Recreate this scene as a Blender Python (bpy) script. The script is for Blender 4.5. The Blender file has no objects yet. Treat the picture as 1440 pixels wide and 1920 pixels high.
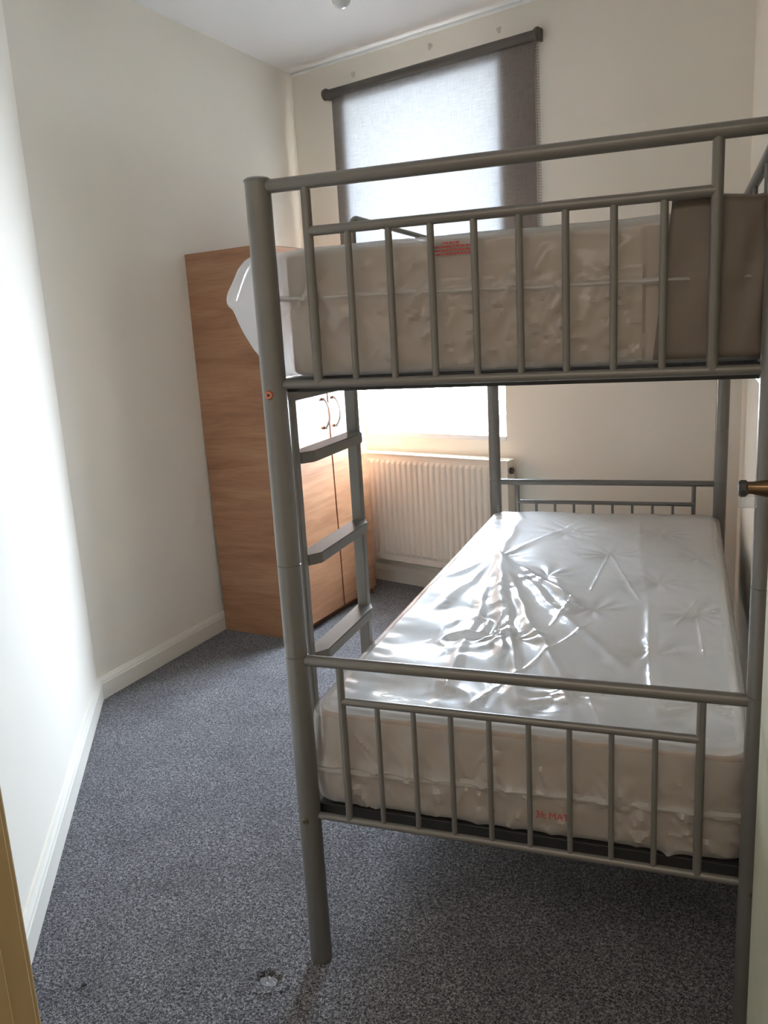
import bpy, bmesh, math, random
import numpy as np
from mathutils import Matrix, Vector

# ------------------------------------------------------------------ camera, world, light, exposure
sc = bpy.context.scene
col = sc.collection
CAM = Vector((0.81405, -1.58342, 1.51026))
PITCH, ROLL, YAW, FPX = -0.219358, -0.056638, -0.353554, 1559.09
fwd = Vector((math.sin(YAW) * math.cos(PITCH), math.cos(YAW) * math.cos(PITCH), math.sin(PITCH)))
rt = Vector((math.cos(YAW), -math.sin(YAW), 0)); up = rt.cross(fwd)
r2 = rt * math.cos(ROLL) + up * math.sin(ROLL); u2 = -rt * math.sin(ROLL) + up * math.cos(ROLL)
cd = bpy.data.cameras.new('camera'); cam = bpy.data.objects.new('camera', cd); col.objects.link(cam)
cd.sensor_fit = 'VERTICAL'; cd.sensor_height = 24; cd.lens = FPX / 1920 * 24; cd.clip_start = .02
mw = Matrix.Identity(4)
for i in range(3):
    mw[i][0], mw[i][1], mw[i][2], mw[i][3] = r2[i], u2[i], -fwd[i], CAM[i]
cam.matrix_world = mw
sc.camera = cam
sc.view_settings.view_transform = 'Standard'; sc.view_settings.look = 'None'
sc.view_settings.gamma = 1; sc.view_settings.exposure = 0.62; sc.view_settings.use_curve_mapping = False

world = bpy.data.worlds.new('overcast_sky'); sc.world = world; world.use_nodes = True
bg = world.node_tree.nodes['Background']
bg.inputs['Color'].default_value = (0.77, 0.88, 1.06, 1); bg.inputs['Strength'].default_value = 76.0

ANG = math.atan2(-.314, .949)                       # direction of the window wall
MW = Matrix.Translation((-1.001, 3.03, 0)) @ Matrix.Rotation(ANG, 4, 'Z')   # its frame: x along, y outwards

def area(name, mat, sx, sy, power, color, portal=False):
    l = bpy.data.lights.new(name, 'AREA'); l.shape = 'RECTANGLE'; l.size = sx; l.size_y = sy
    l.energy = power; l.color = color
    o = bpy.data.objects.new(name, l); col.objects.link(o); o.matrix_world = mat
    if portal: l.cycles.is_portal = True
    return o
# portal in the window opening (guides sky light sampling only)
area('window_portal', MW @ Matrix.Translation((.52, .66, 1.82)) @ Matrix.Rotation(math.radians(-90), 4, 'X'), 1.1, 1.9, 1, (1, 1, 1), True)
# unseen fill light added in the hallway behind the camera, lifts the near faces
area('hall_fill', Matrix.Translation((.45, -1.9, 2.6)), 1.5, .8, 9.0, (1.0, .88, .75))

# ------------------------------------------------------------------ materials
def lin(c):
    return tuple(((x / 255) / 12.92 if x / 255 <= .04045 else ((x / 255 + .055) / 1.055) ** 2.4) for x in c)
def mat(name, rgb=(200, 200, 200), rough=.6, metal=0.0, bump=0.0, bscale=60, var=0.0, vscale=6, stretch=(1, 1, 1), spec=.5, coat=0):
    m = bpy.data.materials.new(name); m.use_nodes = True
    nt = m.node_tree; b = nt.nodes['Principled BSDF']
    c = lin(rgb) + (1,)
    b.inputs['Base Color'].default_value = c; b.inputs['Roughness'].default_value = rough
    b.inputs['Metallic'].default_value = metal; b.inputs['Specular IOR Level'].default_value = spec
    b.inputs['Coat Weight'].default_value = coat
    tc = nt.nodes.new('ShaderNodeTexCoord'); mp = nt.nodes.new('ShaderNodeMapping')
    mp.inputs['Scale'].default_value = stretch
    nt.links.new(tc.outputs['Object'], mp.inputs['Vector'])
    if var:
        n = nt.nodes.new('ShaderNodeTexNoise'); n.inputs['Scale'].default_value = vscale; n.inputs['Detail'].default_value = 5
        nt.links.new(mp.outputs[0], n.inputs['Vector'])
        r = nt.nodes.new('ShaderNodeValToRGB')
        r.color_ramp.elements[0].position = .3; r.color_ramp.elements[1].position = .7
        r.color_ramp.elements[0].color = tuple(x * (1 - var) for x in c[:3]) + (1,)
        r.color_ramp.elements[1].color = tuple(min(1, x * (1 + var)) for x in c[:3]) + (1,)
        nt.links.new(n.outputs['Fac'], r.inputs[0]); nt.links.new(r.outputs[0], b.inputs['Base Color'])
    if bump:
        n2 = nt.nodes.new('ShaderNodeTexNoise'); n2.inputs['Scale'].default_value = bscale; n2.inputs['Detail'].default_value = 4
        nt.links.new(mp.outputs[0], n2.inputs['Vector'])
        bp = nt.nodes.new('ShaderNodeBump'); bp.inputs['Strength'].default_value = bump; bp.inputs['Distance'].default_value = .004
        nt.links.new(n2.outputs['Fac'], bp.inputs['Height']); nt.links.new(bp.outputs[0], b.inputs['Normal'])
    return m
M = {}
M['wall'] = mat('cream_wall_paint', (245, 237, 223), .75, bump=.12, bscale=35, var=.015, vscale=2, spec=.3)
M['ceil'] = mat('white_ceiling_paint', (247, 245, 242), .85, bump=.08, bscale=40)
M['skirt'] = mat('cream_gloss_paint', (241, 235, 222), .35, bump=.08, bscale=30)
M['steel'] = mat('silver_grey_powder_coat', (122, 118, 113), .34, .25, bump=.03, bscale=400, var=.03, vscale=20)
M['steel_dark'] = mat('dark_grey_steel', (66, 66, 66), .5, .5)
M['black'] = mat('black_plastic', (35, 34, 34), .5)
M['copper'] = mat('copper_bolt', (196, 120, 92), .35, .8)
M['brassbolt'] = mat('dull_brass_bolt', (122, 112, 86), .4, .8)
M['mattress'] = mat('offwhite_ticking', (238, 235, 232), .8, bump=.35, bscale=45, var=.05, vscale=14)
M['border'] = mat('beige_border_fabric', (190, 165, 143), .85, bump=.3, bscale=60, var=.04, vscale=10)
M['chrome'] = mat('chrome', (225, 225, 228), .12, 1.0)
M['radiator'] = mat('white_enamel', (240, 232, 219), .35)
M['rad_dark'] = mat('dark_valve_plastic', (60, 56, 52), .5)
M['upvc'] = mat('white_upvc', (240, 241, 242), .3)
M['sill'] = mat('white_sill_gloss', (240, 240, 240), .25)
M['blindmetal'] = mat('brown_grey_blind_roll', (92, 86, 80), .5)
M['tan'] = mat('tan_varnished_jamb', (196, 170, 126), .45, bump=.1, bscale=20, var=.06, vscale=8)
M['door'] = mat('aged_cream_door_paint', (214, 212, 188), .45, bump=.4, bscale=14, var=.10, vscale=7, stretch=(1, 1, .35))
M['bronze'] = mat('bronze_handle', (118, 96, 72), .28, .9)
M['filler'] = mat('patch_filler', (216, 206, 188), .9)
M['red'] = mat('red_print', (190, 66, 62), .6)
M['bulb'] = mat('opal_glass', (225, 225, 222), .12, spec=.7)
M['white_plastic'] = mat('white_plastic', (228, 226, 220), .4)
M['card'] = mat('brown_packing_sheet', (122, 110, 99), .6, bump=.3, bscale=25, var=.06)
M['dark_gap'] = mat('dark_brown_board_edge', (96, 66, 44), .6)
M['outside'] = mat('asphalt', (150, 150, 150), .9)

def wood(name, a, b, c, vertical=False):
    m = bpy.data.materials.new(name); m.use_nodes = True; nt = m.node_tree; p = nt.nodes['Principled BSDF']
    tc = nt.nodes.new('ShaderNodeTexCoord'); mp = nt.nodes.new('ShaderNodeMapping')
    mp.inputs['Scale'].default_value = (1.1, 1.1, 9); mp.inputs['Rotation'].default_value = (.0, .04, 0)
    nt.links.new(tc.outputs['Object'], mp.inputs['Vector'])
    n = nt.nodes.new('ShaderNodeTexNoise'); n.inputs['Scale'].default_value = 1.3; n.inputs['Detail'].default_value = 6
    n.inputs['Distortion'].default_value = .6; n.inputs['Roughness'].default_value = .62
    nt.links.new(mp.outputs[0], n.inputs['Vector'])
    r = nt.nodes.new('ShaderNodeValToRGB'); e = r.color_ramp.elements
    e[0].position = .3; e[0].color = lin(a) + (1,); e[1].position = .7; e[1].color = lin(c) + (1,)
    x = r.color_ramp.elements.new(.5); x.color = lin(b) + (1,)
    nt.links.new(n.outputs['Fac'], r.inputs[0])
    mp2 = nt.nodes.new('ShaderNodeMapping'); mp2.inputs['Scale'].default_value = (6, 6, 160)
    nt.links.new(tc.outputs['Object'], mp2.inputs['Vector'])
    n2 = nt.nodes.new('ShaderNodeTexNoise'); n2.inputs['Scale'].default_value = 1.0; n2.inputs['Detail'].default_value = 3
    nt.links.new(mp2.outputs[0], n2.inputs['Vector'])
    r2_ = nt.nodes.new('ShaderNodeValToRGB'); r2_.color_ramp.elements[0].position = .35; r2_.color_ramp.elements[0].color = (.88, .86, .84, 1)
    r2_.color_ramp.elements[1].position = .55; r2_.color_ramp.elements[1].color = (1, 1, 1, 1)
    nt.links.new(n2.outputs['Fac'], r2_.inputs[0])
    mx = nt.nodes.new('ShaderNodeMix'); mx.data_type = 'RGBA'; mx.blend_type = 'MULTIPLY'; mx.inputs[0].default_value = 1
    nt.links.new(r.outputs[0], mx.inputs[6]); nt.links.new(r2_.outputs[0], mx.inputs[7])
    nt.links.new(mx.outputs[2], p.inputs['Base Color']); p.inputs['Roughness'].default_value = .38
    return m
M['oak'] = wood('oak_laminate', (142, 98, 70), (166, 121, 90), (180, 138, 105))

# carpet: speckled dark blue-grey twist pile
def carpet():
    m = bpy.data.materials.new('carpet'); m.use_nodes = True; nt = m.node_tree; p = nt.nodes['Principled BSDF']
    tc = nt.nodes.new('ShaderNodeTexCoord')
    n = nt.nodes.new('ShaderNodeTexNoise'); n.inputs['Scale'].default_value = 170; n.inputs['Detail'].default_value = 3; n.inputs['Roughness'].default_value = .7
    n.inputs['Distortion'].default_value = 1.2
    nt.links.new(tc.outputs['Object'], n.inputs['Vector'])
    r = nt.nodes.new('ShaderNodeValToRGB'); e = r.color_ramp.elements
    e[0].position = .42; e[0].color = lin((36, 35, 38)) + (1,); e[1].position = .59; e[1].color = lin((166, 162, 165)) + (1,)
    x = e.new(.5); x.color = lin((79, 77, 79)) + (1,)
    nt.links.new(n.outputs['Fac'], r.inputs[0])
    n2 = nt.nodes.new('ShaderNodeTexNoise'); n2.inputs['Scale'].default_value = 5; n2.inputs['Detail'].default_value = 5
    nt.links.new(tc.outputs['Object'], n2.inputs['Vector'])
    r2_ = nt.nodes.new('ShaderNodeValToRGB'); r2_.color_ramp.elements[0].position = .35; r2_.color_ramp.elements[0].color = (.74, .74, .75, 1)
    r2_.color_ramp.elements[1].position = .6; r2_.color_ramp.elements[1].color = (1, 1, 1, 1)
    nt.links.new(n2.outputs['Fac'], r2_.inputs[0])
    mx = nt.nodes.new('ShaderNodeMix'); mx.data_type = 'RGBA'; mx.blend_type = 'MULTIPLY'; mx.inputs[0].default_value = 1
    nt.links.new(r.outputs[0], mx.inputs[6]); nt.links.new(r2_.outputs[0], mx.inputs[7])
    nt.links.new(mx.outputs[2], p.inputs['Base Color'])
    p.inputs['Roughness'].default_value = .95; p.inputs['Specular IOR Level'].default_value = .15
    p.inputs['Sheen Weight'].default_value = .25; p.inputs['Sheen Roughness'].default_value = .5
    bp = nt.nodes.new('ShaderNodeBump'); bp.inputs['Strength'].default_value = .8; bp.inputs['Distance'].default_value = .006
    nt.links.new(n.outputs['Fac'], bp.inputs['Height']); nt.links.new(bp.outputs[0], p.inputs['Normal'])
    return m
M['carpet'] = carpet()

def thin_fresnel(nt, ior):
    """fresnel of a thin sheet: the same from either side"""
    fr = nt.nodes.new('ShaderNodeFresnel'); ge = nt.nodes.new('ShaderNodeNewGeometry')
    mr = nt.nodes.new('ShaderNodeMapRange'); mr.inputs['To Min'].default_value = ior; mr.inputs['To Max'].default_value = 1 / ior
    nt.links.new(ge.outputs['Backfacing'], mr.inputs['Value']); nt.links.new(mr.outputs[0], fr.inputs['IOR'])
    return fr
def polythene(name, tint, haze, rough, bump=.0, bscale=20):
    """thin clear sheet: fresnel gloss over transparent + a little milky haze"""
    m = bpy.data.materials.new(name); m.use_nodes = True; nt = m.node_tree; nt.nodes.clear()
    out = nt.nodes.new('ShaderNodeOutputMaterial')
    tr = nt.nodes.new('ShaderNodeBsdfTransparent'); tr.inputs[0].default_value = tint
    df = nt.nodes.new('ShaderNodeBsdfDiffuse'); df.inputs[0].default_value = (.8, .79, .77, 1)
    tl = nt.nodes.new('ShaderNodeBsdfTranslucent'); tl.inputs[0].default_value = (.85, .85, .86, 1)
    m0 = nt.nodes.new('ShaderNodeMixShader'); m0.inputs[0].default_value = .5
    nt.links.new(df.outputs[0], m0.inputs[1]); nt.links.new(tl.outputs[0], m0.inputs[2])
    m1 = nt.nodes.new('ShaderNodeMixShader'); m1.inputs[0].default_value = haze
    nt.links.new(tr.outputs[0], m1.inputs[1]); nt.links.new(m0.outputs[0], m1.inputs[2])
    gl = nt.nodes.new('ShaderNodeBsdfGlossy'); gl.inputs['Roughness'].default_value = rough
    gl2 = nt.nodes.new('ShaderNodeBsdfGlossy'); gl2.inputs['Roughness'].default_value = .30
    gm = nt.nodes.new('ShaderNodeMixShader'); gm.inputs[0].default_value = .42
    nt.links.new(gl.outputs[0], gm.inputs[1]); nt.links.new(gl2.outputs[0], gm.inputs[2])
    fr = thin_fresnel(nt, 1.52)
    mm = nt.nodes.new('ShaderNodeMath'); mm.operation = 'MULTIPLY'; mm.inputs[1].default_value = .95; mm.use_clamp = True
    nt.links.new(fr.outputs[0], mm.inputs[0])
    m2 = nt.nodes.new('ShaderNodeMixShader'); nt.links.new(mm.outputs[0], m2.inputs[0])
    nt.links.new(m1.outputs[0], m2.inputs[1]); nt.links.new(gm.outputs[0], m2.inputs[2])
    if bump:
        tc = nt.nodes.new('ShaderNodeTexCoord')
        n = nt.nodes.new('ShaderNodeTexNoise'); n.inputs['Scale'].default_value = bscale; n.inputs['Detail'].default_value = 3
        n.inputs['Distortion'].default_value = 1.5
        nt.links.new(tc.outputs['Object'], n.inputs['Vector'])
        bp = nt.nodes.new('ShaderNodeBump'); bp.inputs['Strength'].default_value = bump; bp.inputs['Distance'].default_value = .003
        nt.links.new(n.outputs['Fac'], bp.inputs['Height'])
        for s in (gl, gl2, fr, df): nt.links.new(bp.outputs[0], s.inputs['Normal'])
    nt.links.new(m2.outputs[0], out.inputs[0])
    return m
M['film'] = polythene('clear_polythene', (.97, .97, .97, 1), .27, .08, .25, 18)
M['film_dull'] = polythene('milky_polythene', (.90, .89, .87, 1), .58, .22, .3, 14)
M['weld'] = polythene('welded_polythene', (.9, .9, .88, 1), .75, .2)
M['patch'] = polythene('pale_dent_patch', (.8, .83, .9, 1), .45, .12)
M['clear'] = polythene('clear_plastic', (.9, .9, .9, 1), .2, .05)

def glass():
    m = bpy.data.materials.new('window_glass'); m.use_nodes = True; nt = m.node_tree; nt.nodes.clear()
    out = nt.nodes.new('ShaderNodeOutputMaterial'); tr = nt.nodes.new('ShaderNodeBsdfTransparent'); tr.inputs[0].default_value = (.94, .96, .96, 1)
    gl = nt.nodes.new('ShaderNodeBsdfGlossy'); gl.inputs['Roughness'].default_value = .02
    fr = thin_fresnel(nt, 1.5); mx = nt.nodes.new('ShaderNodeMixShader')
    nt.links.new(fr.outputs[0], mx.inputs[0]); nt.links.new(tr.outputs[0], mx.inputs[1]); nt.links.new(gl.outputs[0], mx.inputs[2])
    nt.links.new(mx.outputs[0], out.inputs[0]); return m
M['glass'] = glass()

def blind_fabric():
    m = bpy.data.materials.new('woven_blind_fabric'); m.use_nodes = True; nt = m.node_tree; nt.nodes.clear()
    out = nt.nodes.new('ShaderNodeOutputMaterial')
    tc = nt.nodes.new('ShaderNodeTexCoord')
    fac = []
    for sc_ in ((700, 1, 40), (40, 1, 700)):
        mp = nt.nodes.new('ShaderNodeMapping'); mp.inputs['Scale'].default_value = sc_
        nt.links.new(tc.outputs['Object'], mp.inputs['Vector'])
        n = nt.nodes.new('ShaderNodeTexNoise'); n.inputs['Scale'].default_value = .35; n.inputs['Detail'].default_value = 4
        nt.links.new(mp.outputs[0], n.inputs['Vector']); fac.append(n)
    ad = nt.nodes.new('ShaderNodeMath'); ad.operation = 'ADD'
    nt.links.new(fac[0].outputs['Fac'], ad.inputs[0]); nt.links.new(fac[1].outputs['Fac'], ad.inputs[1])
    mr = nt.nodes.new('ShaderNodeMapRange'); mr.inputs['From Min'].default_value = .7; mr.inputs['From Max'].default_value = 1.3
    mr.inputs['To Min'].default_value = .80; mr.inputs['To Max'].default_value = 1.10
    nt.links.new(ad.outputs[0], mr.inputs['Value'])
    def scaled(c):
        v = nt.nodes.new('ShaderNodeVectorMath'); v.operation = 'SCALE'; v.inputs[0].default_value = c
        nt.links.new(mr.outputs[0], v.inputs['Scale']); return v
    d = nt.nodes.new('ShaderNodeBsdfDiffuse'); t = nt.nodes.new('ShaderNodeBsdfTranslucent')
    nt.links.new(scaled((.225, .19, .17)).outputs[0], d.inputs[0])
    nt.links.new(scaled((.0255, .0255, .0252)).outputs[0], t.inputs[0])
    a = nt.nodes.new('ShaderNodeAddShader'); nt.links.new(d.outputs[0], a.inputs[0]); nt.links.new(t.outputs[0], a.inputs[1])
    nt.links.new(a.outputs[0], out.inputs[0]); return m
M['blind'] = blind_fabric()

# ------------------------------------------------------------------ helpers
MATS = {}
def link(o, m=None, parent=None):
    col.objects.link(o)
    if m is not None: o.data.materials.append(m)
    if parent is not None: o.parent = parent
    return o
def obj(name, bm, m, parent=None, smooth=False, frame=None):
    """bm in world coordinates unless frame given (then bm is in that frame = parent's frame)"""
    me = bpy.data.meshes.new(name)
    if isinstance(bm, tuple):
        me.from_pydata(bm[0], [], bm[1]); me.update()
    else:
        bm.normal_update(); bm.to_mesh(me); bm.free()
    if parent is not None and frame is None:
        me.transform(MATS[parent.name].inverted())
    if smooth:
        for p in me.polygons: p.use_smooth = True
        try: me.set_sharp_from_angle(angle=math.radians(40))
        except Exception: pass
    return link(bpy.data.objects.new(name, me), m, parent)
def thing(name, label, cat, matrix, group=None, kind=None):
    o = bpy.data.objects.new(name, None); o.empty_display_size = .1; col.objects.link(o)
    o.matrix_world = matrix; MATS[o.name] = matrix.copy()
    if label: o['label'] = label
    if cat: o['category'] = cat
    if group: o['group'] = group
    if kind: o['kind'] = kind
    return o
def T(x, y, z=0): return Matrix.Translation((x, y, z))
def box(bm, lo, hi, bevel=0, mtx=None, seg=2):
    lo, hi = Vector(lo), Vector(hi)
    r = bmesh.ops.create_cube(bm, size=1)
    vs = r['verts']
    for v in vs:
        v.co = Vector([(lo[i] + hi[i]) / 2 + v.co[i] * (hi[i] - lo[i]) for i in range(3)])
    if bevel:
        es = list({e for v in vs for e in v.link_edges})
        r = bmesh.ops.bevel(bm, geom=es, offset=bevel, segments=seg, affect='EDGES', profile=.5)
        vs = list({v for f in r['faces'] for v in f.verts} | {v for v in vs if v.is_valid})
    if mtx is not None: bmesh.ops.transform(bm, matrix=mtx, verts=vs)
    return vs
def nb(): return bmesh.new()
def bx(lo, hi, bevel=0, mtx=None):
    b = nb(); box(b, lo, hi, bevel, mtx); return b
def tube_path(bm, pts, r, seg=16, cap=True):
    pts = [Vector(p) for p in pts]; rings = []
    prev = None
    for i, p in enumerate(pts):
        t = (pts[min(i + 1, len(pts) - 1)] - pts[max(i - 1, 0)]).normalized()
        if prev is None:
            a = t.orthogonal().normalized()
        else:
            a = (prev - t * prev.dot(t)).normalized()
        prev = a; b = t.cross(a)
        rr = r[i] if isinstance(r, (list, tuple)) else r
        rings.append([bm.verts.new(p + (a * math.cos(2 * math.pi * k / seg) + b * math.sin(2 * math.pi * k / seg)) * rr) for k in range(seg)])
    for i in range(len(rings) - 1):
        for k in range(seg):
            bm.faces.new((rings[i][k], rings[i][(k + 1) % seg], rings[i + 1][(k + 1) % seg], rings[i + 1][k]))
    if cap:
        bm.faces.new(rings[0][::-1]); bm.faces.new(rings[-1])
def tb(pts, r, seg=16):
    b = nb(); tube_path(b, pts, r, seg); return b
def prism(bm, poly, z0, z1, mtx=None):
    lo = [bm.verts.new((x, y, z0)) for x, y in poly]; hi = [bm.verts.new((x, y, z1)) for x, y in poly]
    n = len(poly)
    bm.faces.new(lo[::-1]); bm.faces.new(hi)
    for i in range(n): bm.faces.new((lo[i], lo[(i + 1) % n], hi[(i + 1) % n], hi[i]))
    if mtx is not None: bmesh.ops.transform(bm, matrix=mtx, verts=lo + hi)
def setp(o, **k):
    for a, b in k.items(): o[a] = b
    return o

# numpy value noise
def vn(x, y, seed=0):
    x = np.asarray(x, float); y = np.asarray(y, float)
    xi = np.floor(x).astype(np.int64); yi = np.floor(y).astype(np.int64); fx = x - xi; fy = y - yi
    fx = fx * fx * (3 - 2 * fx); fy = fy * fy * (3 - 2 * fy)
    def h(a, b):
        n = (a * 374761393 + b * 668265263 + seed * 982451653) & 0x7fffffff
        n = ((n ^ (n >> 13)) * 1274126177) & 0x7fffffff
        return ((n ^ (n >> 16)) & 0xffff) / 65535.0
    return (h(xi, yi) * (1 - fx) + h(xi + 1, yi) * fx) * (1 - fy) + (h(xi, yi + 1) * (1 - fx) + h(xi + 1, yi + 1) * fx) * fy
def fbm(x, y, seed=0, o=3):
    s = 0; a = 1; t = 0
    for i in range(o):
        s = s + a * vn(x * 2 ** i, y * 2 ** i, seed + i); t += a; a *= .5
    return s / t * 2 - 1
def ridge(x, y, p, q, w, A, sharp=1.5, ends=.15):
    px, py = p; dx, dy = q[0] - px, q[1] - py; L2 = dx * dx + dy * dy
    t = ((x - px) * dx + (y - py) * dy) / L2; tc = np.clip(t, 0, 1)
    d = np.hypot(x - px - tc * dx, y - py - tc * dy)
    tp = np.clip(np.minimum(t, 1 - t) / ends, 0, 1); tp = tp * tp * (3 - 2 * tp)
    return A * np.exp(-(d / w) ** sharp) * (.25 + .75 * tp)

def slab(x0, x1, y0, y1, z0, z1, r, rc, nx, ny, nz, top=None, side=None, bottom=True):
    """soft cushion body: top grid, wrapped sides, flat bottom"""
    cx, cy = (x0 + x1) / 2, (y0 + y1) / 2
    gx = np.linspace(x0 + r, x1 - r, nx + 1); gy = np.linspace(y0 + r, y1 - r, ny + 1)
    X, Y = np.meshgrid(gx, gy, indexing='ij')
    hx, hy = (x1 - x0) / 2 - r - rc, (y1 - y0) / 2 - r - rc
    def rnd(X, Y):
        qx, qy = np.abs(X - cx) - hx, np.abs(Y - cy) - hy
        mk = (qx > 0) & (qy > 0)
        n2 = np.where(mk, np.hypot(qx, qy), 1); mxn = np.maximum(qx, qy); f = np.where(mk, mxn / np.maximum(n2, 1e-9), 1)
        return np.where(mk, cx + np.sign(X - cx) * (hx + qx * f), X), np.where(mk, cy + np.sign(Y - cy) * (hy + qy * f), Y)
    XR, YR = rnd(X, Y)
    Z = np.full_like(X, z1)
    if top is not None:
        edge = np.minimum(np.minimum(X - gx[0], gx[-1] - X), np.minimum(Y - gy[0], gy[-1] - Y))
        fade = np.clip(edge / .012, 0, 1)
        Z = Z + top(XR, YR) * fade
    idx = np.arange((nx + 1) * (ny + 1)).reshape(nx + 1, ny + 1)
    V = [np.stack([XR.ravel(), YR.ravel(), Z.ravel()], 1)]
    F = [np.stack([idx[:-1, :-1].ravel(), idx[1:, :-1].ravel(), idx[1:, 1:].ravel(), idx[:-1, 1:].ravel()], 1)]
    per = np.concatenate([idx[:, 0], idx[-1, 1:], idx[-2::-1, -1], idx[0, -2:0:-1]])
    PX, PY = XR.ravel()[per], YR.ravel()[per]; OX, OY = X.ravel()[per], Y.ravel()[per]
    qx, qy = np.abs(OX - cx) - hx, np.abs(OY - cy) - hy
    nx_ = np.where(qx > 0, qx, 0) * np.sign(OX - cx); ny_ = np.where(qy > 0, qy, 0) * np.sign(OY - cy)
    nn = np.hypot(nx_, ny_); nx_, ny_ = nx_ / nn, ny_ / nn
    s = np.concatenate([[0], np.cumsum(np.hypot(np.diff(PX), np.diff(PY)))])
    H = z1 - z0
    prof = [(r * math.sin(a), z1 - r * (1 - math.cos(a))) for a in np.linspace(0, math.pi / 2, 6)[1:]]
    prof += [(r, z) for z in np.linspace(z1 - r, z0 + r, nz)[1:]]
    prof += [(r * math.cos(a), z0 + r - r * math.sin(a)) for a in np.linspace(0, math.pi / 2, 5)[1:]]
    prev = per; base = (nx + 1) * (ny + 1); n = len(per)
    for off, z in prof:
        t = (z1 - z) / H
        d = side(PX, PY, nx_, ny_, s, t) if side is not None else 0
        dz = 0
        if isinstance(d, tuple): d, dz = d
        V.append(np.stack([PX + nx_ * (off + d), PY + ny_ * (off + d), np.full(n, z) + dz], 1))
        cur = np.arange(base, base + n); base += n
        F.append(np.stack([prev, np.roll(prev, -1), np.roll(cur, -1), cur], 1)[:, ::-1]); prev = cur
    V = np.concatenate(V); F = np.concatenate(F).tolist()
    if bottom: F.append(prev[::-1].tolist())
    return V.tolist(), F

# ------------------------------------------------------------------ room
H = 2.94
AB = (-1.547, 1.125); AC = (-1.342, 3.142); CD = (1.045, 2.358); BF = (-.35, -.82); DF = (1.045, -.82)
def wall(name, p, q, t=.12, z0=0, z1=H, side=1):
    p, q = Vector((*p, 0)), Vector((*q, 0)); d = (q - p).normalized(); n = Vector((-d.y, d.x, 0)) * side
    b = nb(); e = d * .05
    prism(b, [tuple((p - e).xy), tuple((q + e).xy), tuple((q + n * t + e).xy), tuple((p + n * t - e).xy)], z0, z1)
    bmesh.ops.recalc_face_normals(b, faces=b.faces)
    return setp(obj(name, b, M['wall']), kind='structure')
# floor with the dent of a furniture leg
def floor_mesh():
    c = (-.0905, -.106)
    def axis(lo, hi, m):
        a = np.concatenate([np.linspace(lo, m - .1, 12), np.linspace(m - .09, m + .09, 61), np.linspace(m + .1, hi, 12)]); return a
    xs, ys = axis(-2.0, 1.9, c[0]), axis(-3.0, 3.9, c[1])
    X, Y = np.meshgrid(xs, ys, indexing='ij'); d = np.hypot((X - c[0]) / 1.25, Y - c[1])
    Z = -.007 * np.clip((.026 - d) / .007, 0, 1) + .004 * np.exp(-((d - .036) / .009) ** 2) + np.where(d < .03, .0035 * (vn(X * 160, Y * 160, 3) - .5), 0)
    nx, ny = X.shape; idx = np.arange(nx * ny).reshape(nx, ny)
    F = np.stack([idx[:-1, :-1].ravel(), idx[1:, :-1].ravel(), idx[1:, 1:].ravel(), idx[:-1, 1:].ravel()], 1)
    return np.stack([X.ravel(), Y.ravel(), Z.ravel()], 1).tolist(), F.tolist()
fl = setp(obj('floor', floor_mesh(), M['carpet'], smooth=True), kind='structure')
cp = [(-2.0, -3.0), (1.9, -3.0), (1.9, 3.9), (-2.0, 3.9)]
b = nb(); prism(b, cp, H, H + .1); setp(obj('ceiling', b, M['ceil']), kind='structure')
wall('wall_left', AB, AC, side=1)
wall('wall_left_near', BF, AB, side=1)
wall('wall_right', CD, DF, side=1)
# back wall with a deep window opening
WX0, WX1, WZ0, WZ1, WD = .05, .985, .907, 2.70, .60
b = nb()
L0, L1 = -.42, 2.25
for lo, hi in (((L0, 0, 0), (WX0, WD, H)), ((WX1, 0, 0), (L1, WD, H)), ((WX0, 0, 0), (WX1, WD, WZ0)), ((WX0, 0, WZ1), (WX1, WD, H))):
    box(b, lo, hi, mtx=MW)
wb = thing('wall_back', None, None, MW, kind='structure')
obj('wall_surface', b, M['wall'], wb)
for (s, z, w) in ((.094, 2.845, .022), (.60, 2.868, .02), (.995, 2.85, .018)):
    b = nb()
    for k in range(3):
        a = k * 2.1 + s * 7
        box(b, (s + .006 * math.cos(a) - w * .4, -.0016 - .0004 * k, z + .008 * math.sin(a) - w * .4), (s + .006 * math.cos(a) + w * .4, 0.001, z + .008 * math.sin(a) + w * .4), .0006, MW)
    obj('filled_hole', b, M['filler'], wb)
# thin paint bead where the ceiling meets the window wall, and down the left corner
b = nb(); box(b, (L0 + .04, -.014, H - .016), (2.15, .0, H), .004, MW); setp(obj('trim_1', b, M['ceil']), kind='structure')
# front wall with the doorway, the hallway behind the camera
JX = -.045; FY = -.82
b = nb(); box(b, (-.55, FY - .12, 0), (JX - .02, FY, H)); box(b, (.998, FY - .12, 0), (1.9, FY, H)); box(b, (JX - .02, FY - .12, 2.35), (.998, FY, H))
setp(obj('wall_front', b, M['wall']), kind='structure')
b = nb(); box(b, (-.95, -2.9, 0), (-.83, -.94, H)); box(b, (-.95, -.94, 0), (-.5, -.82, H)); box(b, (1.6, -2.9, 0), (1.72, -.82, H)); box(b, (-.95, -3.0, 0), (1.72, -2.88, H))
setp(obj('wall_hallway', b, M['wall']), kind='structure')
b = nb(); box(b, (JX - .03, FY - .13, 0), (JX, FY + .004, 2.35), .003); box(b, (JX - .09, FY - .0, 0), (JX - .004, FY + .015, 2.38), .004)
box(b, (JX - .002, FY - .085, 0), (JX + .012, FY - .045, 2.34), .002)
box(b, (JX - .09, FY - .145, 0), (JX - .004, FY - .12, 2.38), .004)
setp(obj('trim_2', b, M['tan']), kind='structure')
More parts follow.
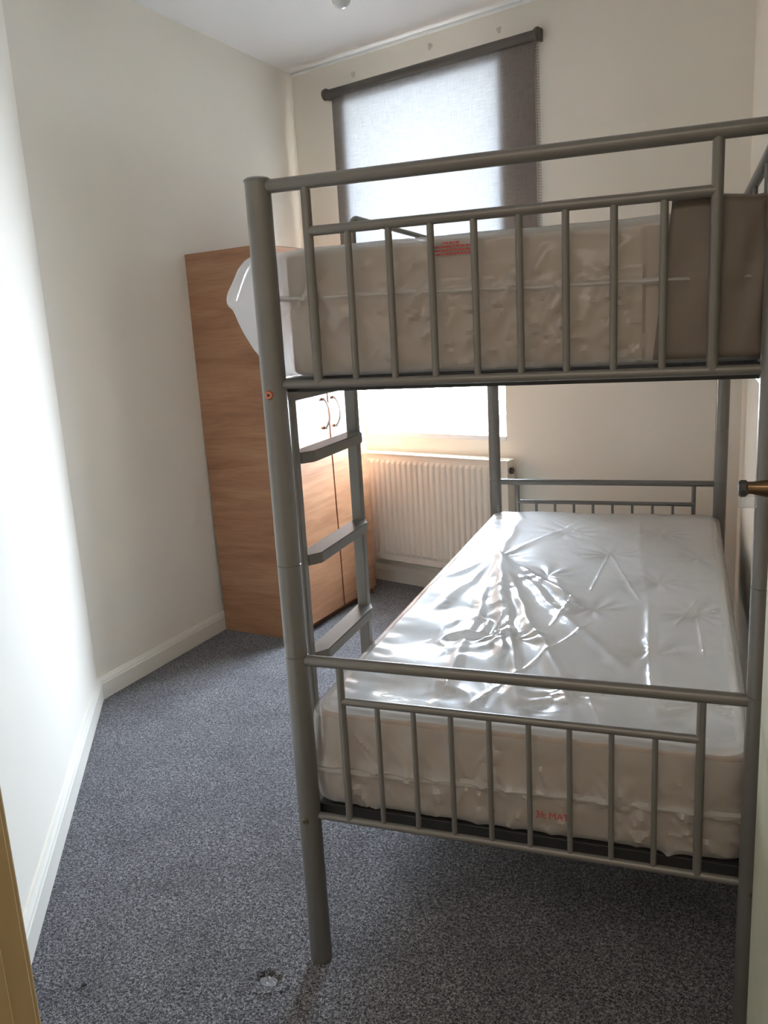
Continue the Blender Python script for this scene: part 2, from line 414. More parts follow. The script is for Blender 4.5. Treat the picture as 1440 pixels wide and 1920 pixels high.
# skirting boards
def skirting(name, p, q, m, ins=0.0):
    p, q = Vector((*p, 0)), Vector((*q, 0)); d = (q - p).normalized(); n = Vector((d.y, -d.x, 0))
    h = .098
    prof = [(0, 0), (.018, 0), (.018, h * .72), (.015, h * .78), (.014, h * .84), (.009, h * .93), (.006, h), (0, h)]
    b = nb()
    A = [b.verts.new(p + n * a + Vector((0, 0, z))) for a, z in prof]; B = [b.verts.new(q + n * a + Vector((0, 0, z))) for a, z in prof]
    k = len(prof)
    for i in range(k): b.faces.new((A[i], B[i], B[(i + 1) % k], A[(i + 1) % k]))
    b.faces.new(A); b.faces.new(B[::-1]); bmesh.ops.recalc_face_normals(b, faces=b.faces)
    return setp(obj(name, b, m), kind='structure')
skirting('baseboard_left', AB, AC, M['skirt'])
skirting('baseboard_left_near', BF, AB, M['skirt'])
skirting('baseboard_back', AC, CD, M['skirt'])
skirting('baseboard_right', CD, DF, M['skirt'])

# ------------------------------------------------------------------ window
win = thing('window_1', None, None, MW, kind='structure')
def wobj(name, boxes, m, parent, bev=.003):
    b = nb()
    for lo, hi in boxes: box(b, lo, hi, bev)
    return obj(name, b, m, parent, frame=1)
FYW = .54
wobj('window_frame', [((WX0, FYW, WZ0), (WX0 + .05, WD, WZ1)), ((WX1 - .05, FYW, WZ0), (WX1, WD, WZ1)), ((WX0 + .05, FYW, WZ0), (WX1 - .05, WD, WZ0 + .05)),
     ((WX0 + .05, FYW, WZ1 - .05), (WX1 - .05, WD, WZ1)), ((WX0 + .05, FYW, 1.95), (WX1 - .05, WD, 2.01))], M['upvc'], win)
wobj('pane', [((WX0 + .05, FYW + .02, WZ0 + .05), (WX1 - .05, FYW + .026, 1.95))], M['glass'], win, 0)
wobj('pane', [((WX0 + .05, FYW + .02, 2.01), (WX1 - .05, FYW + .026, WZ1 - .05))], M['glass'], win, 0)
wobj('window_sill', [((WX0, -.004, WZ0 - .02), (WX1, FYW, WZ0 + .004))], M['sill'], win, .002)

# ------------------------------------------------------------------ roller blind
bl = thing('roller_blind', 'brown roller blind lowered over the window, glowing where daylight comes through', 'blind', MW @ T(.57, -.04, 2.77))
I = T(-.57, .04, -2.77)
def inb(b): bmesh.ops.transform(b, matrix=I, verts=b.verts); return b
obj('roller_tube', inb(tb([(-.07, -.045, 2.768), (1.21, -.045, 2.768)], .022, 24)), M['blindmetal'], bl, True, frame=1)
xs = np.linspace(-.045, 1.197, 90); zs = np.linspace(1.50, 2.755, 90)
X, Z = np.meshgrid(xs, zs, indexing='ij'); Y = -.030 + .0012 * np.sin(X * 9 + Z * 2) * np.clip((2.75 - Z) / .8, 0, 1)
idx = np.arange(X.size).reshape(X.shape)
F = np.stack([idx[:-1, :-1].ravel(), idx[1:, :-1].ravel(), idx[1:, 1:].ravel(), idx[:-1, 1:].ravel()], 1)
fab = obj('fabric', (np.stack([X.ravel() - .57, Y.ravel() + .04, Z.ravel() - 2.77], 1).tolist(), F.tolist()), M['blind'], bl, True, frame=1)
b = nb(); box(b, (-.045, -.036, 1.48), (1.197, -.022, 1.505), .003); obj('bottom_bar', inb(b), M['blindmetal'], bl, frame=1)
for s in (-.075, 1.218):
    b = nb(); tube_path(b, [(s - .010, -.045, 2.768), (s - .006, -.045, 2.768), (s + .006, -.045, 2.768), (s + .010, -.045, 2.768)], [.022, .029, .029, .022], 20)
    box(b, (s - .008, -.05, 2.745), (s + .008, 0, 2.80), .003)
    obj('bracket', inb(b), M['blindmetal'], bl, True, frame=1)
b = nb()
for dx_ in (-.006, .006):
    for k in range(110):
        z = 2.75 - k * .0125
        bmesh.ops.create_icosphere(b, subdivisions=1, radius=.0022, matrix=Matrix.Translation((1.222 + dx_ * (1 - k / 400), -.058 + .02 * min(1, k / 50), z)))
setp(obj('bead_chain', inb(b), M['blindmetal'], bl, True, frame=1))

# ------------------------------------------------------------------ radiator
rd = thing('radiator', 'white ribbed panel radiator under the window, beside the wardrobe', 'radiator', MW @ T(.55, -.07, .16))
RX0, RX1, RZ0, RZ1, RYF, RYB = .02, 1.045, .165, .800, -.11, -.035
I2 = T(-.55, .07, -.16)
def ir(b): bmesh.ops.transform(b, matrix=I2, verts=b.verts); return b
n = 25; x0, x1 = RX0 + .035, RX1 - .035; step = (x1 - x0) / n
xs = [RX0]; ys = [0.]
rib = []
for i in range(n):
    a = x0 + i * step
    rib += [(a + step * .05, 0), (a + step * .2, -.006), (a + step * .32, -.009), (a + step * .68, -.009), (a + step * .8, -.006), (a + step * .95, 0)]
pts = [(RX0, 0)] + rib + [(RX1, 0)]
zl = [RZ0, RZ0 + .035, RZ0 + .055, RZ1 - .055, RZ1 - .035, RZ1 - .004]; am = [0, 0, 1, 1, 0, 0]
V = []; F = []
for j, z in enumerate(zl):
    for (x, d) in pts: V.append((x - .55, RYF + .009 + d * am[j] - (.0) + .07, z - .16))
m_ = len(pts)
for j in range(len(zl) - 1):
    for i in range(m_ - 1): F.append((j * m_ + i, j * m_ + i + 1, (j + 1) * m_ + i + 1, (j + 1) * m_ + i))
obj('ribbed_panel', (V, F), M['radiator'], rd, frame=1)
b = nb(); box(b, (RX0 + .004, -.10, RZ0), (RX1 - .004, -.092, RZ1 - .01)); box(b, (RX0 + .004, RYB - .01, RZ0), (RX1 - .004, RYB, RZ1 - .01), .002)
obj('water_panel', ir(b), M['radiator'], rd, frame=1)
b = nb()
box(b, (RX0, RYF, RZ1 - .006), (RX1, RYF + .012, RZ1 + .002), .002); box(b, (RX0, RYB - .01, RZ1 - .006), (RX1, RYB, RZ1 + .002), .002)
k = RX0 + .01
while k < RX1 - .01:
    box(b, (k, RYF + .01, RZ1 - .004), (k + .008, RYB - .008, RZ1)); k += .018
obj('top_grille', ir(b), M['radiator'], rd, frame=1)
for s in (RX0 - .004, RX1 - .002):
    b = nb(); box(b, (s, RYF + .002, RZ0 + .004), (s + .006, RYB, RZ1 + .001), .002); obj('end_panel', ir(b), M['radiator'], rd, frame=1)
obj('air_vent_plug', ir(tb([(RX1 + .003, -.075, RZ1 - .055), (RX1 + .016, -.075, RZ1 - .055)], .017, 16)), M['rad_dark'], rd, True, frame=1)
b = nb(); tube_path(b, [(RX1 + .03, -.07, 0.0), (RX1 + .03, -.07, .2)], .0075, 12); tube_path(b, [(RX1 + .004, -.07, .195), (RX1 + .034, -.07, .195)], .009, 12)
tube_path(b, [(RX1 + .03, -.07, .2), (RX1 + .03, -.07, .26)], .015, 14)
obj('valve', ir(b), M['white_plastic'], rd, True, frame=1)
for s in (.25, .85):
    b = nb(); box(b, (s, RYB - .002, RZ0 + .05), (s + .03, 0, RZ1 - .05), .002); obj('wall_bracket', ir(b), M['radiator'], rd, frame=1)

# ------------------------------------------------------------------ wardrobe
WA = math.atan2(.989, .15)                   # front runs along this direction
MWD = T(-.985, 1.945, 0) @ Matrix.Rotation(WA, 4, 'Z')     # local x along the front, y into the cabinet (towards the wall)
MWD = MWD @ Matrix.Rotation(math.radians(-1.0), 4, 'X')
wd = thing('wardrobe', 'tall oak-effect double wardrobe with curved chrome handles, left of the window', 'wardrobe', MWD)
WW, WDp, WH = .80, .455, 1.905
def wo(name, boxes, m, parent=wd, bev=.0015):
    b = nb()
    for lo, hi in boxes: box(b, lo, hi, bev)
    return obj(name, b, m, parent, frame=1)
wo('side_panel', [((0, 0, 0), (.018, WDp, WH))], M['oak'])
wo('side_panel', [((WW - .018, 0, 0), (WW, WDp, WH))], M['oak'])
wo('top_panel', [((.018, .0, WH - .02), (WW - .018, WDp, WH))], M['oak'])
wo('back_panel', [((.018, WDp - .008, .04), (WW - .018, WDp, WH - .02))], M['dark_gap'])
wo('plinth', [((.018, .03, 0), (WW - .018, .048, .065))], M['oak'])
wo('bottom_shelf', [((.018, .0, .065), (WW - .018, WDp - .01, .08))], M['dark_gap'])
SEAM = .435
wo('centre_divider', [((SEAM - .012, .004, .08), (SEAM + .012, WDp - .01, WH - .02))], M['dark_gap'])
for (a, c) in ((.003, SEAM - .006), (SEAM + .006, WW - .003)):
    d = wo('door', [((a, -.018, .045), (c, -.001, WH - .006))], M['oak'])
    hx = c - .045 if a < .1 else a + .045
    pts = []
    for k in range(17):
        t = k / 16; zz = 1.015 + .155 * t; yy = -.018 - .038 * math.sin(math.pi * t) ** .6
        pts.append((hx, yy, zz))
    h = nb(); tube_path(h, pts, .0055, 12)
    for zz in (1.02, 1.165): tube_path(h, [(hx, -.018, zz), (hx, -.034, zz)], .008, 12)
    hd = bpy.data.meshes.new('handle'); h.normal_update(); h.to_mesh(hd); h.free()
    for p in hd.polygons: p.use_smooth = True
    setp(link(bpy.data.objects.new('handle', hd), M['chrome'], d), label='curved chrome bow handle')

# ------------------------------------------------------------------ bunk bed
W_, L_ = .96, 2.12
bed = thing('bunk_bed', 'silver-grey metal bunk bed with built-in ladder, standing along the right wall', 'bed', T(W_ / 2, L_ / 2, 0))
def bo(name, b, m=None, smooth=True, parent=bed): return obj(name, b, m or M['steel'], parent, smooth)
PR = .0262
def post_mesh():
    prof = [(0, 0), (PR - .002, 0), (PR, .003)]
    for zj in (.798, 1.011): prof += [(PR, zj - .0015), (PR - .0014, zj - .0006), (PR - .0014, zj + .0006), (PR, zj + .0015)]
    prof += [(PR, 1.806)]
    b = nb(); rings = []
    sg = 40
    for r, z in prof[1:]:
        rings.append([b.verts.new((r * math.cos(2 * math.pi * k / sg), r * math.sin(2 * math.pi * k / sg), z)) for k in range(sg)])
    for i in range(len(rings) - 1):
        for k in range(sg): b.faces.new((rings[i][k], rings[i][(k + 1) % sg], rings[i + 1][(k + 1) % sg], rings[i + 1][k]))
    b.faces.new(rings[0][::-1]); b.faces.new(rings[-1]); return b
def place(o, loc, parent=bed):
    o.location = Vector(loc) - MATS[bed.name].translation if parent is bed else loc
def inst(src, name, loc, parent=bed):
    c = src.copy(); col.objects.link(c); c.name = name; c.parent = parent; place(c, loc, parent); return c
def local(name, b, loc, m=None, parent=bed, smooth=True):
    o = obj(name, b, m or M['steel'], parent, smooth, frame=1); place(o, loc, parent); return o
P0 = None
def lathe_cap():
    b = nb(); tube_path(b, [(0, 0, 1.805), (0, 0, 1.809), (0, 0, 1.8125)], [PR + .0012, PR + .0012, PR - .004], 40); return b
def bolt(r, y): return tb([(0, -y, 0), (0, -y - .002, 0), (0, -y - .0045, 0)], [r, r, r * .8], 20)
def socket_(r, y): return tb([(0, -y - .003, 0), (0, -y - .0052, 0)], r * .4, 6)
for i, (x, y) in enumerate(((0, 0), (W_, 0), (0, L_), (W_, L_))):
    p = local('post', post_mesh(), (x, y, 0)) if i == 0 else inst(P0, 'post', (x, y, 0))
    if i == 0: P0 = p
    s_ = 1 if y == 0 else -1
    def sub(nm, b, z, m):
        if s_ < 0: bmesh.ops.rotate(b, verts=b.verts, cent=(0, 0, 0), matrix=Matrix.Rotation(math.pi, 3, 'Z'))
        o = obj(nm, b, m, p, True, frame=1); o.location = (0, 0, z); return o
    c = obj('post_cap', lathe_cap(), M['steel'], p, True, frame=1)
    setp(sub('bolt', bolt(.0095, PR - .001), 1.384, M['copper']), label='copper-coloured bolt head'); sub('bolt_socket', socket_(.0095, PR - .001), 1.384, M['steel_dark'])
    sub('bolt', bolt(.008, PR - .001), .392, M['brassbolt']); sub('bolt_socket', socket_(.008, PR - .001), .392, M['steel_dark'])
ob = .103
def end_frame(y, zb, zm, zt, rb, rm, rt_, ro, rthin):
    e = PR - .006
    bo('top_rail', tb([(e, y, zt), (W_ - e, y, zt)], rt_, 24))
    bo('bottom_rail', tb([(e, y, zb), (W_ - e, y, zb)], rb, 20))
    bo('middle_rail', tb([(ob, y, zm), (W_ - ob, y, zm)], rm, 20))
    first = None
    for x in (ob, W_ - ob):
        b = tb([(0, 0, 0), (0, 0, zt - zb)], ro, 18)
        first = local('end_upright', b, (x, y, zb)) if first is None else inst(first, 'end_upright', (x, y, zb))
    first = None
    for k in range(8):
        x = ob + (W_ - 2 * ob) * (k + 1) / 9
        if first is None: first = local('baluster', tb([(0, 0, 0), (0, 0, zm - zb)], rthin, 14), (x, y, zb))
        else: inst(first, 'baluster', (x, y, zb))
for y in (0, L_):
    end_frame(y, .3965, .6949, .7861, .0085, .0088, .0128, .0088, .0060)
    end_frame(y, 1.4026, 1.7018, 1.7941, .0090, .0098, .0135, .0100, .0070)
# side rails and slats
for (zt) in (.41, 1.412):
    for x in (.002, W_ - .002):
        bo('side_rail', bx((x - .011, PR * .6, zt - .05), (x + .011, L_ - PR * .6, zt), .002), smooth=False)
    first = None
    for k in range(12):
        y = .07 + (L_ - .14) * k / 11
        if first is None: first = local('slat', bx((.012, -.02, -.012), (W_ - .012, .02, 0), .003), (0, y, zt - .002), M['steel_dark'], smooth=False)
        else: inst(first, 'slat', (0, y, zt - .002))
    for y in (.045, L_ - .045):
        bo('cross_bar', bx((.012, y - .012, zt - .028), (W_ - .012, y + .012, zt - .002), .002), M['steel_dark'], smooth=False)
# guard rails on the upper bunk
def arc(c, r, a0, a1, x, n=8):
    return [(x, c[0] + r * math.cos(a0 + (a1 - a0) * k / n), c[1] + r * math.sin(a0 + (a1 - a0) * k / n)) for k in range(n + 1)]
gz = 1.783
bo('guard_rail', tb([(0, .50, 1.39)] + arc((.54, gz - .04), .04, math.pi, math.pi / 2, 0) + [(0, 1.2, gz), (0, L_ - .02, gz)], .0105, 16))
bo('guard_rail', tb([(W_, .02, 1.797), (W_, L_ - .02, 1.797)], .0125, 18))
bo('guard_middle_rail', tb([(W_, .02, 1.60), (W_, L_ - .02, 1.60)], .008, 12))
first = None
for x, y0, z0, zz in [(W_, .35 + .35 * k, 1.39, 1.797) for k in range(5)]:
    bo('guard_upright', tb([(x, y0, z0), (x, y0, zz)], .0065, 12))
# ladder
for y in (.075, .450):
    b = nb(); box(b, (-.030, y, .36), (0, y + .025, 1.385), .003); bo('ladder_stile', b, smooth=False)
def step_mesh():
    b = nb(); pl = [(-.030, .100), (0, .100), (.022, .130), (.022, .430), (0, .472), (-.030, .472)]
    prism(b, pl, -.026, 0)
    bmesh.ops.recalc_face_normals(b, faces=b.faces)
    bmesh.ops.bevel(b, geom=[e for e in b.edges], offset=.002, segments=2, affect='EDGES')
    return b
first = None
for z in (.520, .762, 1.003, 1.243):
    if first is None: first = local('ladder_step', step_mesh(), (0, 0, z), smooth=False)
    else: inst(first, 'ladder_step', (0, 0, z))

# ------------------------------------------------------------------ lower mattress
rng = random.Random(4)
tufts = [(x, y) for j, y in enumerate(np.arange(.22, 2.0, .30)) for x in ((.2, .57, .86) if j % 2 == 0 else (.38, .74))]
def body_top(x, y):
    z = .004 * fbm(x * 6, y * 6, 11)
    for tx, ty in tufts:
        d = np.hypot(x - tx, y - ty); a = np.arctan2(y - ty, x - tx)
        z = z - .015 * np.exp(-(d / .045) ** 2) + .0032 * np.sin(a * 11 + 3 * tx) * np.exp(-((d - .07) / .05) ** 2)
    return z
KN = (.185, 1.30)
def film_top(x, y):
    wx = x + .016 * fbm(x * 7, y * 6, 31, 2); wy = y + .02 * fbm(x * 6 + 5, y * 6, 37, 2)
    z = .007 + .0045 * fbm(x * 4.5, y * 3.5, 5, 2) + .0006 * fbm(x * 22, y * 18, 9, 2)
    # slack waves on the ladder side that catch the window
    z = z + .0042 * np.sin(y * 21 + x * 9 + 1.2 * fbm(x * 3, y * 3, 15, 2)) * np.exp(-((x - .12) / .14) ** 2) * np.clip((1.7 - y) / .3, 0, 1)
    # long folds fanning from the gathered knot towards the foot
    for q, w, A in (((.62, .05), .020, .015), ((.50, .04), .016, .011), ((.40, .30), .018, .011), ((.30, .08), .018, .009), ((.10, .70), .020, .010), ((.05, 1.05), .018, .007),
                    ((.56, .80), .016, .010), ((.47, 2.05), .014, .006), ((.15, 1.9), .018, .007), ((.30, .72), .030, .012), ((.74, .30), .018, .006)):
        z = z + ridge(wx, wy, KN, q, w, A, 1.7, .12)
    d = np.hypot(x - KN[0], y - KN[1]); a = np.arctan2(wy - KN[1], wx - KN[0])
    z = z + .010 * np.exp(-(d / .030) ** 2) + .0035 * np.abs(np.sin(a * 6 + 1)) * np.exp(-((d - .06) / .05) ** 2)
    # puckered patches in the foot half
    for c, rx, ry, A, s in (((.29, .56), .11, .20, .0060, 41), ((.42, .17), .16, .10, .0045, 47), ((.25, .92), .06, .10, .0045, 53)):
        w = np.exp(-(((x - c[0]) / rx) ** 2 + ((y - c[1]) / ry) ** 2) ** 2)
        nf = fbm(wx * 13 + 2.2 * fbm(x * 7, y * 7, s, 2), wy * 8, s + 1, 2)
        z = z + A * w * (1 - np.sqrt(nf * nf + .004) * 3.0)
    # soft crinkles over the quilting
    z = z + .0022 * fbm(wx * 13 + y * 4, wy * 8, 91, 3) * np.clip((x - .3) / .1, 0, 1)
    for tx, ty in [q for q in tufts if q[0] > .3]:
        d2 = np.hypot(x - tx, y - ty); a2 = np.arctan2(wy - ty, wx - tx)
        z = z + .0016 * np.sin(a2 * 9 + 5 * tx + 3 * ty) * np.exp(-((d2 - .08) / .05) ** 2) - .004 * np.exp(-(d2 / .05) ** 2)
    # long sharp fold on the right side and fine creases
    lw = x + .006 * np.sin(y * 5)
    z = z + ridge(lw, y, (.640, 2.08), (.712, .90), .026, .008, 1.6, .2) + ridge(lw, y, (.712, .95), (.775, .12), .013, .009, 1.4, .2)
    z = z + ridge(lw, y, (.735, .93), (.80, .12), .012, -.003, 1.4, .2)
    for p, q, A in (((.567, 1.43), (.545, .95), .0032), ((.567, 1.43), (.70, .90), .0032), ((.58, .70), (.36, .08), .0032), ((.86, .95), (.80, .70), .003),
                    ((.50, .90), (.47, .64), .003), ((.86, .80), (.87, .50), .004), ((.62, .22), (.66, .08), .0025), ((.30, 1.9), (.5, 1.6), .0025)):
        z = z + ridge(x, y, p, q, .0045, A, 1.2, .1)
    z = z + ridge(wx, wy, (.40, 1.12), (.52, .74), .018, .008, 1.6, .2)
    # ripples along the ladder-side edge
    e = np.exp(-((x - .055) / .045) ** 2) * np.clip(y / .2, 0, 1)
    z = z + .0018 * e * np.sin(wy * 80 + 14 * wx + 3 * fbm(x * 6, y * 5, 61)) * (vn(x * 3, y * 4, 63) ** 2)
    e2 = np.exp(-((x - .90) / .05) ** 2)
    z = z + .0010 * e2 * fbm(x * 24, y * 24, 67, 2)
    return z
def creases(s, t, seed, n, lo, hi, slope, ln, A, w):
    g = random.Random(seed); z = 0 * s
    for k in range(n):
        a = lo + (hi - lo) * (k + g.uniform(.1, .9)) / n; t0 = g.uniform(.02, .62); l = g.uniform(.5, 1) * ln; sl = slope * g.uniform(.5, 1.4) * (1 if g.random() < .8 else -1)
        u = (t - t0) / l
        if 0 < u < 1: z = z + A * g.uniform(.5, 1.3) * math.sin(math.pi * u) * np.exp(-(np.abs(s - (a + sl * (t - t0))) / (w * g.uniform(.6, 1.5))) ** 1.3)
    return z
def film_side(px, py, nx_, ny_, s, t):
    bell = math.sin(math.pi * min(max(t, 0), 1))
    d = .004 + bell * (.006 + .004 * fbm(s * 5, t * 3, 71)) + .0022 * np.sin(s * 70 + t * 9 + 3 * vn(s * 6, t * 2, 3)) * (vn(s * 4, 0 * s, 8) > .45) * bell
    d = d + .009 * math.exp(-((t - .55) / .028) ** 2)                   # welded seam
    d = d + .0030 * np.sin(s * 48 + t * 14) * bell * vn(s * 3, t * 2, 77)
    d = d + creases(s, t, 5, 34, .0, .95, .16, .75, .008, .008) + creases(s, t, 8, 14, .0, .95, -.05, 1.0, .008, .018)
    # loose corner at the ladder side of the foot
    c = np.exp(-(((px - .0) / .05) ** 2 + ((py - .04) / .06) ** 2))
    d = d + c * .018 * bell
    return np.maximum(d, .002)
def border(root, nm='mattress_body', mt='border'):
    o = [c for c in bpy.data.objects if c.parent == root and c.name.startswith(nm)][0]
    o.data.materials.append(M[mt])
    for p in o.data.polygons:
        if (p.center.z < .228) if nm == 'plastic_cover' else (abs(p.normal.z) < .5): p.material_index = 1
m1 = thing('mattress', 'lower bunk mattress in glossy clear plastic wrap, daylight glaring on its top', 'mattress', T(.48, 1.06, .41), 'mattresses on the bunk bed')
obj('mattress_body', slab(.012, .948, .040, 2.085, .414, .650, .018, .035, 90, 180, 12, body_top), M['mattress'], m1, True)
border(m1)
obj('plastic_cover', slab(.006, .954, .034, 2.091, .4125, .655, .018, .035, 300, 560, 26, film_top, film_side, bottom=False), M['film'], m1, True)
border(m1, 'plastic_cover', 'film_dull')

# ------------------------------------------------------------------ upper mattress
m2 = thing('mattress', 'upper bunk mattress in dull plastic wrap behind the guard rail', 'mattress', T(.48, 1.06, 1.413), 'mattresses on the bunk bed')
obj('mattress_body', slab(.012, .948, .040, 2.085, 1.417, 1.668, .016, .035, 60, 120, 12, body_top), M['mattress'], m2, True)
border(m2)
def film2_top(x, y):
    return .004 + .003 * fbm(x * 5, y * 4, 105) + .0015 * fbm(x * 20, y * 20, 106)
def film2_side(px, py, nx_, ny_, s, t):
    bell = math.sin(math.pi * min(max(t, 0), 1))
    d = .004 + bell * (.005 + .005 * fbm(s * 5, t * 3, 171))
    d = d + .0024 * np.sin((s * 62 + t * 22)) * vn(s * 7, t * 2.5, 177) * bell + .007 * math.exp(-((t - .38) / .022) ** 2)
    d = d + creases(s, t, 15, 44, .0, .95, -.22, .75, .008, .009) + creases(s, t, 18, 12, .0, .95, .02, 1.0, .008, .02)
    # bag bulging out past the post on the ladder side, drawn to a point at the seam
    tri = np.interp(t, [0, .10, .28, .33, .75, 1.0], [.60, .78, .97, 1.0, .62, .25])
    d = np.where((px > .74) & (px < .99) & ((ny_ < -.05) | (py < .22)), np.minimum(d, .004), d)
    c = np.clip(-nx_, 0, 1) ** 10 * np.exp(-((py - .10) / .14) ** 2) * np.clip((py - .045) / .03, 0, 1)
    c = np.minimum(c, 1)
    d = d + c * tri * .135 * (1 + .06 * np.sin(s * 90))
    return np.maximum(d, .002)
obj('plastic_cover', slab(.006, .954, .034, 2.091, 1.4145, 1.673, .016, .035, 160, 320, 30, film2_top, film2_side, bottom=False), M['film_dull'], m2, True)
# brown packing sheet wrapped round the wall-side corner
def packing():
    path = [(.785, .024), (.84, .0225), (.90, .021), (.932, .023), (.952, .033), (.962, .05), (.966, .10), (.967, .18)]
    V = []; F = []; nz = 22
    P = []
    for i in range(len(path) - 1):
        for k in range(6):
            t = k / 6; P.append((path[i][0] * (1 - t) + path[i + 1][0] * t, path[i][1] * (1 - t) + path[i + 1][1] * t))
    P.append(path[-1]); n = len(P)
    for i, (x, y) in enumerate(P):
        tp = 1.690 + .004 * math.sin(i * .3) - (.012 if i > 34 else 0)
        lean = .028 * max(0, 1 - i / 10)
        for j in range(nz):
            t = j / (nz - 1); z = tp - (tp - 1.424) * t
            V.append((x - lean * t + .0 * t, y - .003 - .005 * math.sin(t * 3.1) - .0035 * math.sin(i * .55 + t * 7) * math.sin(math.pi * t) - .003 * math.exp(-((t - .47) / .03) ** 2), z))
    for i in range(n - 1):
        for j in range(nz - 1): F.append((i * nz + j, i * nz + j + 1, (i + 1) * nz + j + 1, (i + 1) * nz + j))
    # folded top lip lying back over the mattress edge
    base = len(V)
    for i, (x, y) in enumerate(P):
        tp = V[i * nz][2]
        for j, (dy, dz) in enumerate(((0, 0), (.012, .006), (.05, .004), (.09, -.002))):
            V.append((x if i < 28 else x - dy * .6, (y + dy) - .003, tp + dz))
    for i in range(n - 1):
        for j in range(3): F.append((base + i * 4 + j, base + i * 4 + j + 1, base + (i + 1) * 4 + j + 1, base + (i + 1) * 4 + j))
    return V, F
pk = obj('packing_sheet', packing(), M['card'], m2, True)
md = pk.modifiers.new('thickness', 'SOLIDIFY'); md.thickness = .0012
setp(pk, label='brown packing sheet round one mattress corner')

# printing
def weld(name, root, z0, z1, zf, seed):
    """crumpled welded seam standing proud of the film at the foot end"""
    path = [(-.010, .20), (-.012, .12), (-.014, .06), (-.004, .030)] + [(x, .0215) for x in np.linspace(.03, .93, 60)] + [(.955, .030)]
    V = []; F = []
    for i, (x, y) in enumerate(path):
        u = i / (len(path) - 1); z = z0 + (z1 - z0) * u + .0035 * float(fbm(np.array(u * 14), np.array(.5), seed)); h = .0045 + .002 * float(vn(np.array(u * 30), np.array(.3), seed))
        o = .004 * float(vn(np.array(u * 25), np.array(.9), seed + 3))
        V += [(x, y, z + h), (x, y - .006 - o, z + h * .3), (x, y - .006 - o, z - h * .3), (x, y, z - h)]
    for i in range(len(path) - 1):
        for k in range(3): F.append((i * 4 + k, (i + 1) * 4 + k, (i + 1) * 4 + k + 1, i * 4 + k + 1))
    return obj(name, (V, F), M['weld'], root, True)
weld('welded_seam', m1, .505, .528, 0, 5)
weld('welded_seam', m2, 1.578, 1.560, 0, 9)
def text_mesh(body, size):
    cu = bpy.data.curves.new('t', 'FONT'); cu.body = body; cu.size = size; cu.extrude = .0002; cu.resolution_u = 3
    o = bpy.data.objects.new('t', cu); col.objects.link(o)
    bpy.context.view_layer.update()
    me = bpy.data.meshes.new_from_object(o.evaluated_get(bpy.context.evaluated_depsgraph_get()))
    bpy.data.objects.remove(o); return me
me = text_mesh('3ft MAT', .021)
for v in me.vertices: v.co.x *= 1.0; v.co.y *= 1.12
o = link(bpy.data.objects.new('printed_lettering', me), M['red'], m1)
o.matrix_basis = T(-.48, -1.06, -.41) @ T(.531, .0125, .466) @ Matrix.Rotation(math.radians(90), 4, 'X')
setp(o, label='red lettering 3ft MAT')
b = nb()
r_ = random.Random(7)
for j in range(4):
    x = .352 + (.02 if j == 0 else 0); z = 1.6585 - j * .0068
    while x < .425:
        w = r_.uniform(.003, .009); h_ = .0034
        if not (j == 0 and x > .405): box(b, (x, .0215, z - h_ / 2), (min(x + w, .428), .0222, z + h_ / 2))
        x += w + .0016
setp(obj('printed_warning', b, M['red'], m2), label='small block of red printed lines')

# ------------------------------------------------------------------ pendant light
pd = thing('pendant_light', 'white ceiling pendant with bare opal bulb, unlit, left of the blind', 'lamp', T(-.236, 1.135, H))
b = nb(); tube_path(b, [(0, 0, 0), (0, 0, -.012), (0, 0, -.03)], [.05, .05, .03], 28); obj('ceiling_rose', b, M['white_plastic'], pd, True, frame=1)
obj('cord', tb([(0, 0, -.03), (0, 0, -.30)], .003, 8), M['white_plastic'], pd, True, frame=1)
b = nb(); tube_path(b, [(0, 0, -.29), (0, 0, -.30), (0, 0, -.35), (0, 0, -.36)], [.01, .018, .02, .017], 20); obj('lamp_holder', b, M['white_plastic'], pd, True, frame=1)
zz = [(-.355, .013), (-.37, .014), (-.385, .020), (-.40, .027), (-.415, .030), (-.43, .0285), (-.441, .022), (-.448, .012), (-.450, .002)]
obj('bulb', tb([(0, 0, z + .005) for z, r in zz], [r for z, r in zz], 28), M['bulb'], pd, True, frame=1)

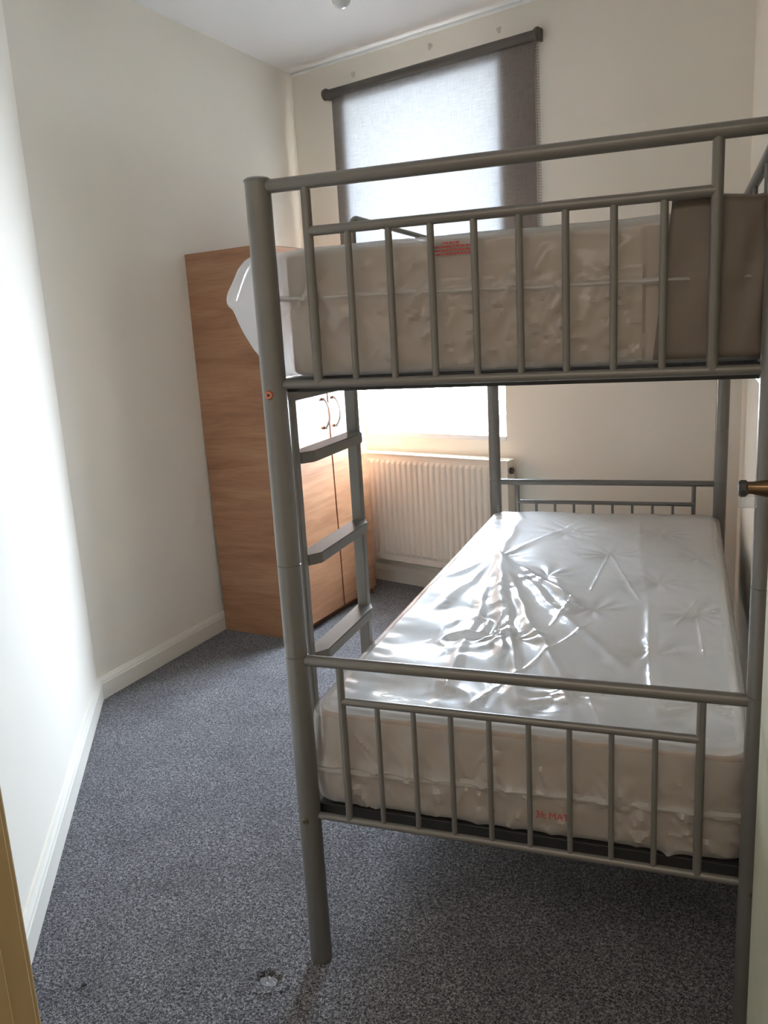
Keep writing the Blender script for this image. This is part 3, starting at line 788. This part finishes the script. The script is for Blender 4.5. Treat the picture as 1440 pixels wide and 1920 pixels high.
# ------------------------------------------------------------------ open door with its handle
DA = Vector((.955, -.06)); DB = Vector((.975, -.80)); dd = (DB - DA).normalized()
MD = Matrix(((dd.x, -dd.y, 0, DA.x), (dd.y, dd.x, 0, DA.y), (0, 0, 1, 0), (0, 0, 0, 1)))   # local x to the hinge, local +y = away from the bed room side
dr = thing('door_1', None, None, MD, kind='structure')
b = nb(); box(b, (0, 0, .008), (.735, .040, 2.33), .003); obj('door_leaf', b, M['door'], dr, frame=1)
HX = .06; HZ = 1.217
hb = nb()
tube_path(hb, [(HX, 0, HZ), (HX, -.004, HZ)], .026, 28)
tube_path(hb, [(HX, -.003, HZ), (HX, -.012, HZ), (HX, -.036, HZ + .001), (HX, -.044, HZ + .001)], [.0175, .0150, .0105, .0105], 24)
h1 = obj('handle', hb, M['bronze'], dr, True, frame=1); setp(h1, label='bronze door handle')
hb = nb(); tube_path(hb, [(HX, -.042, HZ), (HX, -.046, HZ), (HX, -.054, HZ), (HX, -.057, HZ)], [.0105, .0142, .0142, .0115], 8)
obj('handle_tip', hb, M['rad_dark'], h1, frame=1)
hb = nb(); box(hb, (HX - .006, -.052, HZ - .032), (HX + .004, -.028, HZ - .012), .002)
tube_path(hb, [(HX - .008, -.052, HZ - .014), (HX - .008, -.054, HZ - .033)], .0022, 10)
obj('key_tag', hb, M['clear'], h1, True, frame=1)
hb = nb(); box(hb, (-.003, .004, 1.03), (.001, .030, 1.10), .0012); box(hb, (-.006, .008, 1.05), (.002, .02, 1.075), .002)
obj('latch_plate', hb, M['door'], dr, frame=1)

# small crumb on the carpet
b = nb(); bmesh.ops.create_icosphere(b, subdivisions=2, radius=.006, matrix=T(-.519, -.243, .004) @ Matrix.Diagonal((1.3, .8, .6, 1)))
for v in b.verts: v.co += Vector((r_.uniform(-1, 1), r_.uniform(-1, 1), r_.uniform(-1, 1))) * .001
setp(obj('fluff_ball', b, M['steel_dark'], None, True), label='tiny dark bit of fluff on the carpet near the left doorway jamb', category='fluff')

V = []; F = []; n = 26  # pale crinkled sheet added as the pale middle of the carpet dent
for i in range(n):
    for j in range(18):
        x, y = (i / (n - 1) - .5), (j / 17 - .5)
        q = max(abs(x), abs(y)) / max(math.hypot(x, y), 1e-6)
        V.append((-.0885 + x * q * .044, -.112 + y * q * .030, .0005 + .006 * float(vn(np.array(x * 9), np.array(y * 9), 12)) + .004 * float(vn(np.array(x * 22), np.array(y * 22), 13))))
for i in range(n - 1):
    for j in range(17): F.append((i * 18 + j, (i + 1) * 18 + j, (i + 1) * 18 + j + 1, i * 18 + j + 1))
setp(obj('dent_patch', (V, F), M['patch'], None, True), label='small shiny pale scrap in a carpet dent beside the near bed post', category='patch')
